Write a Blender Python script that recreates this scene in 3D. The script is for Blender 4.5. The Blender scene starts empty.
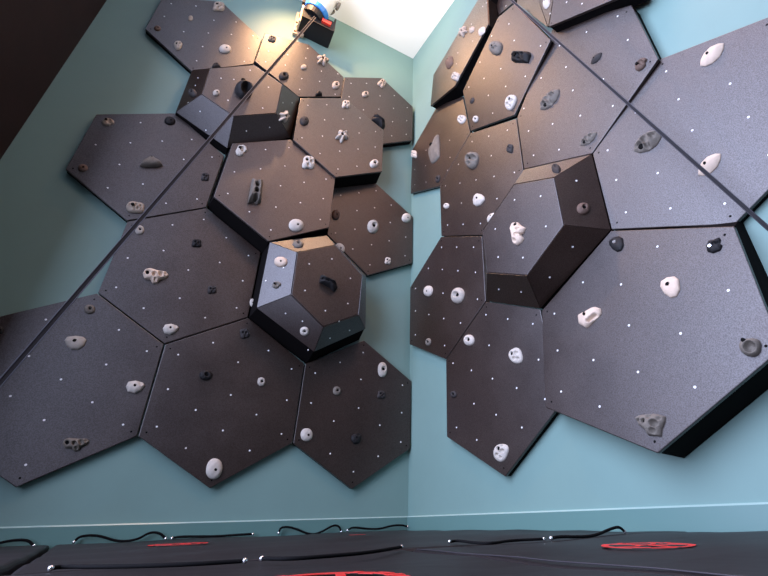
import bpy, bmesh, math, random
from mathutils import Vector, Matrix
random.seed(7)
BOARD_ROUGH = .48
SIDE_END = -1.9
C = bpy.context.scene.collection
S = 0.5            # metres per panel side (all survey figures below are in panel sides)
ZM = 0.075         # mat top in survey units
MAT_T = 0.24       # mat thickness in survey units
ZOFF = MAT_T - ZM  # floor is z = 0 in the scene

# ------------------------------------------------------------ surveyed camera
F, CX, CY = 427.338, 440.611, 270.628
PITCH, ROLL, YAW = 2.09588, -0.0297983, -0.5484998
CAM = Vector((-2.91314, -5.76497, 0.187642))
COR = 0.0920799    # the room corner is a little wider than a right angle
ROT = Matrix.Rotation(YAW, 3, 'Z') @ Matrix.Rotation(PITCH, 3, 'X') @ Matrix.Rotation(ROLL, 3, 'Z')
NL = Vector((0, -1, 0)); NR = Vector((-math.cos(COR), -math.sin(COR), 0))
DR = Vector((math.sin(COR), -math.cos(COR), 0))
UP = Vector((0, 0, 1))
XS = -5.41         # side wall
ZC = 9.93          # ceiling

def ray(x, y):
    return ROT @ Vector(((x-CX)/F, -(y-CY)/F, -1))
def on_plane(x, y, p0, n):
    r = ray(x, y); return CAM + r*((p0-CAM).dot(n)/r.dot(n))
def on_wall(x, y, n, d):
    return on_plane(x, y, n*d, n)
def pix(P):
    q = ROT.transposed() @ (P-CAM)
    return (CX+F*q.x/-q.z, CY-F*q.y/-q.z)
def W(P):          # survey units -> scene metres
    return Vector((P.x*S, P.y*S, (P.z+ZOFF)*S))

# ------------------------------------------------------------ materials
def mat(name, col, rough=.6, spec=.5, bump=0, bscale=60, var=0, vscale=6, metal=0, col2=None, coat=0):
    m = bpy.data.materials.new(name); m.use_nodes = True
    nt = m.node_tree; b = nt.nodes['Principled BSDF']
    b.inputs['Base Color'].default_value = (*col, 1)
    b.inputs['Roughness'].default_value = rough
    b.inputs['Metallic'].default_value = metal
    b.inputs['Specular IOR Level'].default_value = spec
    if coat: b.inputs['Coat Weight'].default_value = coat
    tc = nt.nodes.new('ShaderNodeTexCoord')
    if var or col2:
        n = nt.nodes.new('ShaderNodeTexNoise'); n.inputs['Scale'].default_value = vscale
        n.inputs['Detail'].default_value = 6; n.inputs['Roughness'].default_value = .65
        nt.links.new(tc.outputs['Object'], n.inputs['Vector'])
        r = nt.nodes.new('ShaderNodeValToRGB')
        c2 = col2 or tuple(min(1, c*(1+var)) for c in col)
        c1 = tuple(c*(1-var) for c in col)
        r.color_ramp.elements[0].position = .3; r.color_ramp.elements[1].position = .72
        r.color_ramp.elements[0].color = (*c1, 1); r.color_ramp.elements[1].color = (*c2, 1)
        nt.links.new(n.outputs['Fac'], r.inputs['Fac']); nt.links.new(r.outputs['Color'], b.inputs['Base Color'])
    if bump:
        n2 = nt.nodes.new('ShaderNodeTexNoise'); n2.inputs['Scale'].default_value = bscale
        n2.inputs['Detail'].default_value = 4
        nt.links.new(tc.outputs['Object'], n2.inputs['Vector'])
        bp = nt.nodes.new('ShaderNodeBump'); bp.inputs['Strength'].default_value = bump
        bp.inputs['Distance'].default_value = .004
        nt.links.new(n2.outputs['Fac'], bp.inputs['Height']); nt.links.new(bp.outputs['Normal'], b.inputs['Normal'])
    return m

M = {}
def mats():
    M['wall'] = mat('teal_paint', (.178, .295, .262), .55, .4, .05, 220, .03, 3)
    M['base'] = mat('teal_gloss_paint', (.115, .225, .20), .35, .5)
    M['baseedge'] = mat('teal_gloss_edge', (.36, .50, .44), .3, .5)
    M['dark'] = mat('dark_stained_boards', (.022, .010, .009), .7, .2, .1, 30, .2, 4)
    M['ceil'] = mat('white_ceiling_paint', (.86, .85, .82), .8, .2)
    M['floor'] = mat('grey_concrete', (.2, .2, .2), .8, .3, .1, 40, .2, 5)
    M['board'] = board_mat()
    M['edge'] = mat('black_plywood_edge', (.007, .006, .006), .85, .04)
    M['nut'] = mat('zinc_insert', (.85, .85, .83), .35, .6)
    M['screw'] = mat('black_screw', (.004, .004, .004), .85, .1)
    M['white'] = mat('white_resin', (.53, .485, .42), .75, .3, .35, 260, .12, 30)
    M['cream'] = mat('cream_resin', (.62, .49, .38), .7, .3, .3, 260, .08, 25)
    M['pale'] = mat('pale_grey_resin', (.42, .38, .325), .75, .3, .4, 260, .15, 30)
    M['grey'] = mat('grey_resin', (.165, .145, .12), .75, .3, .5, 240, .2, 30)
    M['beige'] = mat('beige_resin', (.42, .35, .28), .75, .3, .5, 240, .2, 30)
    M['brown'] = mat('brown_resin', (.13, .085, .065), .7, .3, .4, 240, .2, 30)
    M['charcoal'] = mat('charcoal_resin', (.04, .036, .035), .7, .25, .5, 240, .25, 30)
    M['black'] = mat('black_resin', (.012, .0115, .012), .62, .25, .4, 240, .25, 30)
    M['vinyl'] = mat('black_vinyl', (.013, .0105, .0115), .5, .3, .3, 12, .2, 8)
    M['piping'] = mat('grey_vinyl_piping', (.035, .031, .036), .5, .4)
    M['cord'] = mat('black_cord', (.004, .004, .0045), .85, .12)
    M['rivet'] = mat('chrome_rivet', (.85, .85, .84), .2, .5, metal=.9)
    M['red'] = mat('red_print', (.62, .03, .025), .5, .4)
    M['strap'] = mat('black_webbing', (.014, .013, .015), .75, .25, .3, 300)
    M['strapedge'] = mat('grey_webbing_edge', (.09, .085, .095), .7, .3)
    M['ply'] = mat('birch_plywood', (.62, .46, .30), .6, .3, .1, 30, .15, 12)
    M['blue'] = mat('blue_plastic', (.03, .22, .62), .4, .5)
    M['alloy'] = mat('brushed_alloy', (.66, .65, .63), .4, .5, metal=.3)
    M['redplastic'] = mat('red_plastic', (.7, .05, .03), .4, .5)
    M['blackmetal'] = mat('black_powder_coat', (.012, .011, .011), .55, .4)

def board_mat():
    """brown phenolic ply with a gritty satin coat (short-tailed gloss)"""
    m = bpy.data.materials.new('gritty_phenolic_board'); m.use_nodes = True
    nt = m.node_tree; nt.nodes.clear(); N = nt.nodes.new; L = nt.links.new
    out = N('ShaderNodeOutputMaterial'); mix = N('ShaderNodeMixShader'); df = N('ShaderNodeBsdfDiffuse'); gl = N('ShaderNodeBsdfGlossy')
    gl.distribution = 'BECKMANN'; gl.inputs['Color'].default_value = (1, 1, 1, 1)
    fr = N('ShaderNodeFresnel'); fr.inputs['IOR'].default_value = 1.85
    tc = N('ShaderNodeTexCoord')
    n = N('ShaderNodeTexNoise'); n.inputs['Scale'].default_value = 3.2; n.inputs['Detail'].default_value = 8; n.inputs['Roughness'].default_value = .7
    g = N('ShaderNodeTexNoise'); g.inputs['Scale'].default_value = 240; g.inputs['Detail'].default_value = 3
    for t in (n, g): L(tc.outputs['Object'], t.inputs['Vector'])
    r = N('ShaderNodeValToRGB')
    r.color_ramp.elements[0].position = .3; r.color_ramp.elements[0].color = (.021, .0118, .0086, 1)
    r.color_ramp.elements[1].position = .75; r.color_ramp.elements[1].color = (.034, .0198, .0145, 1)
    L(n.outputs['Fac'], r.inputs['Fac']); L(r.outputs['Color'], df.inputs['Color'])
    mr = N('ShaderNodeMapRange'); mr.inputs['To Min'].default_value = BOARD_ROUGH-.06; mr.inputs['To Max'].default_value = BOARD_ROUGH+.07
    L(n.outputs['Fac'], mr.inputs['Value']); L(mr.outputs['Result'], gl.inputs['Roughness'])
    sp = N('ShaderNodeValToRGB'); sp.color_ramp.elements[0].position = .36; sp.color_ramp.elements[0].color = (.62, .62, .62, 1)
    sp.color_ramp.elements[1].position = .62; L(g.outputs['Fac'], sp.inputs['Fac']); L(sp.outputs['Color'], gl.inputs['Color'])
    bp = N('ShaderNodeBump'); bp.inputs['Strength'].default_value = .6; bp.inputs['Distance'].default_value = .0007
    L(g.outputs['Fac'], bp.inputs['Height'])
    for t in (df, gl, fr): L(bp.outputs['Normal'], t.inputs['Normal'])
    L(fr.outputs['Fac'], mix.inputs['Fac']); L(df.outputs['BSDF'], mix.inputs[1]); L(gl.outputs['BSDF'], mix.inputs[2])
    L(mix.outputs['Shader'], out.inputs['Surface'])
    return m
mats()

# ------------------------------------------------------------ object helpers
def obj(name, bm, m, parent=None, smooth=False):
    me = bpy.data.meshes.new(name)
    bmesh.ops.recalc_face_normals(bm, faces=bm.faces)
    bm.to_mesh(me); bm.free()
    if smooth: me.polygons.foreach_set('use_smooth', [True]*len(me.polygons))
    me.materials.append(m)
    o = bpy.data.objects.new(name, me); C.objects.link(o)
    if parent is not None:
        o.parent = parent
        o.matrix_parent_inverse = parent.matrix_world.inverted() if False else Matrix.Translation(-Vector(parent.location))
    return o
def tag(o, label, cat, group=None):
    o['label'] = label; o['category'] = cat
    if group: o['group'] = group
    return o
def thing(name, loc, label, cat, group=None):
    o = bpy.data.objects.new(name, None); C.objects.link(o); o.location = loc
    o.empty_display_size = .05
    return tag(o, label, cat, group)
def struct(name, bm, m):
    o = obj(name, bm, m); o['kind'] = 'structure'; return o
def add_prism(bm, front, back):
    a = [bm.verts.new(p) for p in front]; b = [bm.verts.new(p) for p in back]
    bm.faces.new(a); bm.faces.new(list(reversed(b)))
    n = len(a)
    for i in range(n): bm.faces.new((a[i], b[i], b[(i+1) % n], a[(i+1) % n]))
def add_skirt(bm, front, back):
    a = [bm.verts.new(p) for p in front]; b = [bm.verts.new(p) for p in back]
    n = len(a)
    for i in range(n): bm.faces.new((a[i], b[i], b[(i+1) % n], a[(i+1) % n]))
def box(bm, c, ax, ay, az):   # centre and three half-axes
    c, ax, ay, az = map(Vector, (c, ax, ay, az))
    add_prism(bm, [c-ax-ay+az, c+ax-ay+az, c+ax+ay+az, c-ax+ay+az], [c-ax-ay-az, c+ax-ay-az, c+ax+ay-az, c-ax+ay-az])
def add_cyl(bm, p, axis, r, h, seg=12, r2=None):
    axis = axis.normalized(); t = axis.orthogonal().normalized(); s = axis.cross(t)
    r2 = r if r2 is None else r2
    f = [p+axis*h+(t*math.cos(k*2*math.pi/seg)+s*math.sin(k*2*math.pi/seg))*r2 for k in range(seg)]
    b = [p+(t*math.cos(k*2*math.pi/seg)+s*math.sin(k*2*math.pi/seg))*r for k in range(seg)]
    add_prism(bm, f, b)
def add_tube(bm, pts, r, seg=8):
    rings = []
    for i, p in enumerate(pts):
        d = (pts[min(i+1, len(pts)-1)]-pts[max(i-1, 0)]).normalized()
        t = d.cross(UP); t = t.normalized() if t.length > 1e-4 else Vector((1, 0, 0)); s = d.cross(t)
        rings.append([bm.verts.new(p+(t*math.cos(k*2*math.pi/seg)+s*math.sin(k*2*math.pi/seg))*r) for k in range(seg)])
    for a, b in zip(rings, rings[1:]):
        for k in range(seg): bm.faces.new((a[k], a[(k+1) % seg], b[(k+1) % seg], b[k]))
    bm.faces.new(rings[0]); bm.faces.new(list(reversed(rings[-1])))
def bevel(o, w, seg=2):
    md = o.modifiers.new('bevel', 'BEVEL'); md.width = w; md.segments = seg; md.limit_method = 'ANGLE'

# ------------------------------------------------------------ the room
def U(x, y, z): return W(Vector((x, y, z)))
def slab(a, b, n, z0, z1, t):      # wall slab from a to b (plan, survey units), thickness behind
    bm = bmesh.new(); n = Vector((n[0], n[1], 0))
    a = Vector((a[0], a[1], 0)); b = Vector((b[0], b[1], 0))
    f = [a+UP*z0, b+UP*z0, b+UP*z1, a+UP*z1]
    add_prism(bm, [W(p) for p in f], [W(p-n*t) for p in f]); return bm
YB = -11; 
zf = -ZOFF
RE_ = DR*7.7
struct('wall_left', slab((XS-.25, 0), (.25, 0), (0, -1), zf, ZC+.2, .2), M['wall'])
struct('wall_right', slab((0, 0), (RE_.x, RE_.y), (NR.x, NR.y), zf, ZC+.2, .2), M['wall'])
SIDE_END = -1.66                                  # the side wall stops here; a glazed bay opens beyond it
struct('wall_side', slab((XS, SIDE_END), (XS, 0), (1, 0), zf, ZC+.2, .2), M['dark'])
XW, WY0, WY1, WZ0, WZ1, ZBAY = -9.2, -.6, -9.4, .2, 11.5, 12
bm = bmesh.new()
for y0, y1, z0, z1 in ((.2, WY0, zf, ZBAY), (WY1, -11, zf, ZBAY), (WY0, WY1, zf, WZ0), (WY0, WY1, WZ1, ZBAY)):
    f = [Vector((XW, y0, z0)), Vector((XW, y1, z0)), Vector((XW, y1, z1)), Vector((XW, y0, z1))]
    add_prism(bm, [W(p) for p in f], [W(p-Vector((.2, 0, 0))) for p in f])
struct('wall_bay', bm, M['ceil'])
bm = bmesh.new()
for y0, y1, z0, z1 in ((WY0, WY0-.08, WZ0, WZ1), (WY1+.08, WY1, WZ0, WZ1), (WY0, WY1, WZ0, WZ0+.08), (WY0, WY1, WZ1-.08, WZ1)):
    box(bm, W(Vector((XW-.1, (y0+y1)/2, (z0+z1)/2))), Vector((.05*S, 0, 0)), Vector((0, abs(y1-y0)/2*S, 0)), Vector((0, 0, (z1-z0)/2*S)))
struct('window_1', bm, M['dark'])
struct('wall_end', slab((XW, 0), (XS-.25, 0), (0, -1), zf, ZBAY, .2), M['ceil'])
bm = bmesh.new()
f = [Vector((XS-.2, .2, ZC)), Vector((1.2, .2, ZC)), Vector((1.2, YB, ZC)), Vector((XS-.2, YB, ZC))]
add_prism(bm, [W(p) for p in f], [W(p+UP*.2) for p in f]); struct('ceiling', bm, M['ceil'])
bm = bmesh.new()
f = [Vector((XW, .2, zf)), Vector((1.2, .2, zf)), Vector((1.2, YB, zf)), Vector((XW, YB, zf))]
add_prism(bm, [W(p) for p in f], [W(p-UP*.2) for p in f]); struct('floor', bm, M['floor'])
HB = .223
def baseboard(name, a, d, n, L):
    bm = bmesh.new(); a = Vector(a); t = .028
    prof = [(0, zf), (t, zf), (t, HB-.012), (t-.01, HB), (0, HB)]
    f = [a+n*p+UP*z for p, z in prof]; b = [a+d*L+n*p+UP*z for p, z in prof]
    add_prism(bm, [W(p) for p in f], [W(p) for p in b])
    o = struct(name, bm, M['base'])
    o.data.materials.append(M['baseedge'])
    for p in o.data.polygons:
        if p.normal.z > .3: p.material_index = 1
    return o
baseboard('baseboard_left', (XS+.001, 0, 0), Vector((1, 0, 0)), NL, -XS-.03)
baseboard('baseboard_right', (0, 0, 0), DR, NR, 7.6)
# ------------------------------------------------------------ climbing panels
VN = {'T': 90, 'TL': 150, 'BL': 210, 'B': 270, 'BR': 330, 'TR': 30}
LAT = {k: (math.cos(math.radians(a)), math.sin(math.radians(a))) for k, a in VN.items()}
ORDER = ['T', 'TL', 'BL', 'B', 'BR', 'TR']
NUTS = [(0, 0), (0, .4), (0, -.4), (0, .8), (0, -.8)] + [(sx*.35, sy) for sx in (-1, 1) for sy in (-.6, -.2, .2, .6)] + [(sx*.7, sy) for sx in (-1, 1) for sy in (-.4, 0, .4)]
def lsq(A, b):
    n = len(A[0]); AtA = Matrix([[sum(r[i]*r[j] for r in A)+(1e-9 if i == j else 0) for j in range(n)] for i in range(n)]) if n == 3 else None
    return AtA.inverted() @ Vector([sum(r[i]*v for r, v in zip(A, b)) for i in range(n)])
def axes(n):       # in-plane axes of a wall seen from inside: u to the right, v up
    return (Vector((1, 0, 0)) if n is NL else DR), UP
def plane_from(n, dv):   # dv: list of ((px,py), d) -> plane point, normal
    u, v = axes(n)
    pts = [(on_wall(x, y, n, d), d) for (x, y), d in dv]
    if len(pts) == 1 or max(d for _, d in pts)-min(d for _, d in pts) < 1e-6:
        return n*pts[0][1], n.copy()
    co = lsq([(p.dot(u), p.dot(v), 1) for p, _ in pts], [d for _, d in pts])
    return n*co[2], (n-u*co[0]-v*co[1]).normalized()
SURF = {}          # name -> (plane point, normal, wall normal, owner thing)
PANEL_HOLES = {}   # dots that would fall under a hold are left out
BT = .036          # board thickness
def clip(P, n, marg=.012):
    if n is NL:
        q = P.dot(NR)              # distance in front of the right wall
        if q < marg: P = P+Vector((1, 0, 0))*((marg-q)/NR.x)
    else:
        if P.y > -marg: P = P+DR*((P.y+marg)/-DR.y)
    return P
def shrink(vs, k):
    c = sum(vs, Vector())/len(vs); out = []
    n = len(vs)
    for i in range(n):
        a, b, d = vs[i-1], vs[i], vs[(i+1) % n]
        e1 = (a-b).normalized(); e2 = (d-b).normalized()
        bis = e1+e2; s = max(.35, e1.cross(e2).length)
        out.append(b+bis*(k/s))
    return out
def hold_near(surf, P, r):
    x, y = pix(P)
    return any(abs(x-h[1]) < h[3]*.5+r and abs(y-h[2]) < h[4]*.5+r for h in HOLDS)
def nut_mesh():
    bm = bmesh.new(); add_cyl(bm, Vector((0, 0, 0)), UP, .0052, .001, 10, .0048)
    me = bpy.data.meshes.new('t_nut'); bm.to_mesh(me); bm.free(); me.materials.append(M['nut']); return me
def screw_mesh():
    bm = bmesh.new(); add_cyl(bm, Vector((0, 0, 0)), UP, .005, .0006, 10, .0047)
    me = bpy.data.meshes.new('screw'); bm.to_mesh(me); bm.free(); me.materials.append(M['screw']); return me
NUT, SCREW = nut_mesh(), screw_mesh()
def put(me, name, P, n, parent):
    o = bpy.data.objects.new(name, me); C.objects.link(o); o.parent = parent
    o.rotation_mode = 'QUATERNION'; o.rotation_quaternion = n.to_track_quat('Z', 'Y')
    o.location = W(P)-parent.location; return o
def rim(a, b, t):   # point on the way from a to b
    return a+(b-a)*t
def board(verts, nrm, parent, name='front_board', t=BT, bev=.0035):
    v = shrink(verts, .007)
    bm = bmesh.new(); add_prism(bm, [W(p) for p in v], [W(p-nrm*t) for p in v])
    o = obj(name, bm, M['board'], parent); bevel(o, bev, 2); return o
def skirt(verts, nrm, n, parent, d_wall=.004, t=BT, flare=1.0, lift=0):
    v = [p-nrm*t*.8 for p in shrink(verts, .013)]
    w = [p-n*(p.dot(n)-d_wall) for p in v]
    wc = sum(w, Vector())/len(w); w = [clip(wc+(p-wc)*flare, n) for p in w]
    if lift:      # this corner's frame is splayed upwards to meet the next panel
        hi = sorted(range(len(verts)), key=lambda i: -verts[i].z)[:3]; k = min(hi, key=lambda i: verts[i].y); w[k] = w[k]+UP*lift; v[k] = v[k]+UP*.02
    bm = bmesh.new(); add_prism(bm, [W(p) for p in v], [W(p) for p in w])
    return obj('side_frame', bm, M['edge'], parent)
def complete(n, p0, nrm, verts):
    """image vertices onto the panel's plane, the hidden ones from a best-fit hexagon"""
    u, v = axes(n)
    P = {k: on_plane(x, y, p0, nrm) for k, (x, y) in verts.items() if k in LAT}
    A = [(*LAT[k], 1) for k in P]
    cu = lsq(A, [p.dot(u) for p in P.values()]); cv = lsq(A, [p.dot(v) for p in P.values()])
    def at(a, b):
        q = u*(cu[0]*a+cu[1]*b+cu[2])+v*(cv[0]*a+cv[1]*b+cv[2])
        return q+n*((p0-q).dot(nrm)/n.dot(nrm))
    for k in ORDER:
        if k not in P: P[k] = at(*LAT[k])
    return [P[k] for k in ORDER], at
def inside(P, vs, nrm, m=.0):
    for i in range(len(vs)):
        a, b = vs[i], vs[(i+1) % len(vs)]
        if (b-a).cross(P-a).dot(nrm) < m*(b-a).length: return False
    return True
def base_point(n, vs):
    c = sum(vs, Vector())/len(vs); return W(c-n*(c.dot(n)))
def hex_panel(key, n, verts, dv, label, poly=None, group=None, nuts=True):
    p0, nrm = plane_from(n, [((verts[k] if isinstance(k, str) else k), d) for k, d in dv] if isinstance(dv, list) else [((400, 100), dv)])
    if poly:
        vs = [on_plane(x, y, p0, nrm) for x, y in poly]; at = None
        if verts: _, at = complete(n, p0, nrm, verts)
    else:
        vs, at = complete(n, p0, nrm, verts)
    vs = [clip(p, n) for p in vs]
    # counter-clockwise seen from the room
    cc = sum(vs, Vector())/len(vs)
    if sum(((vs[i]-cc).cross(vs[(i+1) % len(vs)]-cc)).dot(n) for i in range(len(vs))) < 0: vs.reverse()
    t = thing('hex_panel', base_point(n, vs), label, 'climbing panel', 'climbing panels on the two walls')
    board(vs, nrm, t); skirt(vs, nrm, n, t, .09 if key == 'RT' else .004, flare=FLARE.get(key, 1.0), lift=.15 if key == 'Rc' else 0)
    SURF[key] = (p0, nrm, n, t)
    if at and nuts:
        for a, b in NUTS:
            P = at(a, b)
            if inside(P, vs, n, .05) and not hold_near(key, P, 1.5): put(NUT, 't_nut', P, nrm, t)
    for i, p in enumerate(vs):
        q = rim(p, cc, .085)
        if not hold_near(key, q, 1): put(SCREW, 'screw', q, nrm, t)
    return t
def facet(q, fn, parent):
    a, b, c, d = shrink(q, .004); N = 8; bm = bmesh.new()
    g = [[None]*(N+1) for _ in range(N+1)]; h = [[None]*(N+1) for _ in range(N+1)]
    for i in range(N+1):
        for j in range(N+1):
            s, r = i/N, j/N
            p = (a*(1-s)+b*s)*(1-r)+(d*(1-s)+c*s)*r
            g[i][j] = bm.verts.new(W(p)); h[i][j] = bm.verts.new(W(p-fn*.03))
    for i in range(N):
        for j in range(N):
            bm.faces.new((g[i][j], g[i+1][j], g[i+1][j+1], g[i][j+1])); bm.faces.new((h[i][j], h[i][j+1], h[i+1][j+1], h[i+1][j]))
    edge = [(i, 0) for i in range(N)]+[(N, j) for j in range(N)]+[(i, N) for i in range(N, 0, -1)]+[(0, j) for j in range(N, 0, -1)]
    for (i, j), (k, l) in zip(edge, edge[1:]+edge[:1]): bm.faces.new((g[i][j], h[i][j], h[k][l], g[k][l]))
    o = obj('side_facet', bm, M['board'], parent, smooth=True); o.data.set_sharp_from_angle(angle=.6); return o
def pyramid(key, n, base, top, dv, label, names, dots):
    p0, nrm = plane_from(n, [((base[k] if isinstance(k, str) else k), d) for k, d in dv])
    bv, at = complete(n, p0, nrm, base); bv = [clip(p, n) for p in bv]
    bc = sum(bv, Vector())/6
    # height of the flat top: where its outline sits centred over the base
    best = None; u, v = axes(n)
    for i in range(5, 140):
        h = i*.01
        tv = [on_plane(*top[k], p0+nrm*h, nrm) for k in ORDER]; c = sum(tv, Vector())/6-bc
        e = c.dot(u)**2+c.dot(v)**2
        if best is None or e < best[0]: best = (e, h, tv)
    h, tv = best[1], best[2]
    if key in TOPH:
        h = TOPH[key]; tv = [on_plane(*top[k], p0+nrm*h, nrm) for k in ORDER]
    print('pyramid', key, 'height', h)
    t = thing('pyramid_panel', base_point(n, bv), label, 'climbing panel', 'climbing panels on the two walls')
    q0 = p0+nrm*h
    board(tv, nrm, t, 'front_board'); SURF[key] = (q0, nrm, n, t)
    for i, k in enumerate(ORDER):
        j = (i+1) % 6; k2 = ORDER[j]
        a, b, c, d = bv[i], bv[j], tv[j], tv[i]
        fn = (b-a).cross(d-a)+(c-b).cross(a-b)+(d-c).cross(b-c)+(a-d).cross(c-d); fn = (((c-a).cross(d-b))).normalized()
        if fn.dot(n) < 0: fn = -fn
        q = [a, b, c, d]
        facet(q, fn, t)
        SURF[key+'.'+k+k2] = (sum(q, Vector())/4, fn, n, t)
        for x, y in dots.get(k+k2, []): put(NUT, 't_nut', on_plane(x, y, sum(q, Vector())/4, fn)+fn*.004, fn, t)
    for x, y in dots.get('top', []): put(NUT, 't_nut', on_plane(x, y, q0, nrm), nrm, t)
    sk = shrink(bv, .012); w = [p-n*(p.dot(n)-.004) for p in sk]
    wc = sum(w, Vector())/6; w = [clip(wc+(p-wc)*FLARE.get(key, 1.0), n) for p in w]
    bm = bmesh.new(); add_prism(bm, [W(p-nrm*.012) for p in sk], [W(p) for p in w]); obj('side_frame', bm, M['edge'], t)
    return t
TOPH = {'P1': .32, 'P2': .22, 'PR': .36}
FLARE = {'LE': 1.07, 'P2': 1.08, 'LD': 1.04, 'P1': 1.04, 'LB': 1.03, 'Rc': 1.02}
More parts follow.
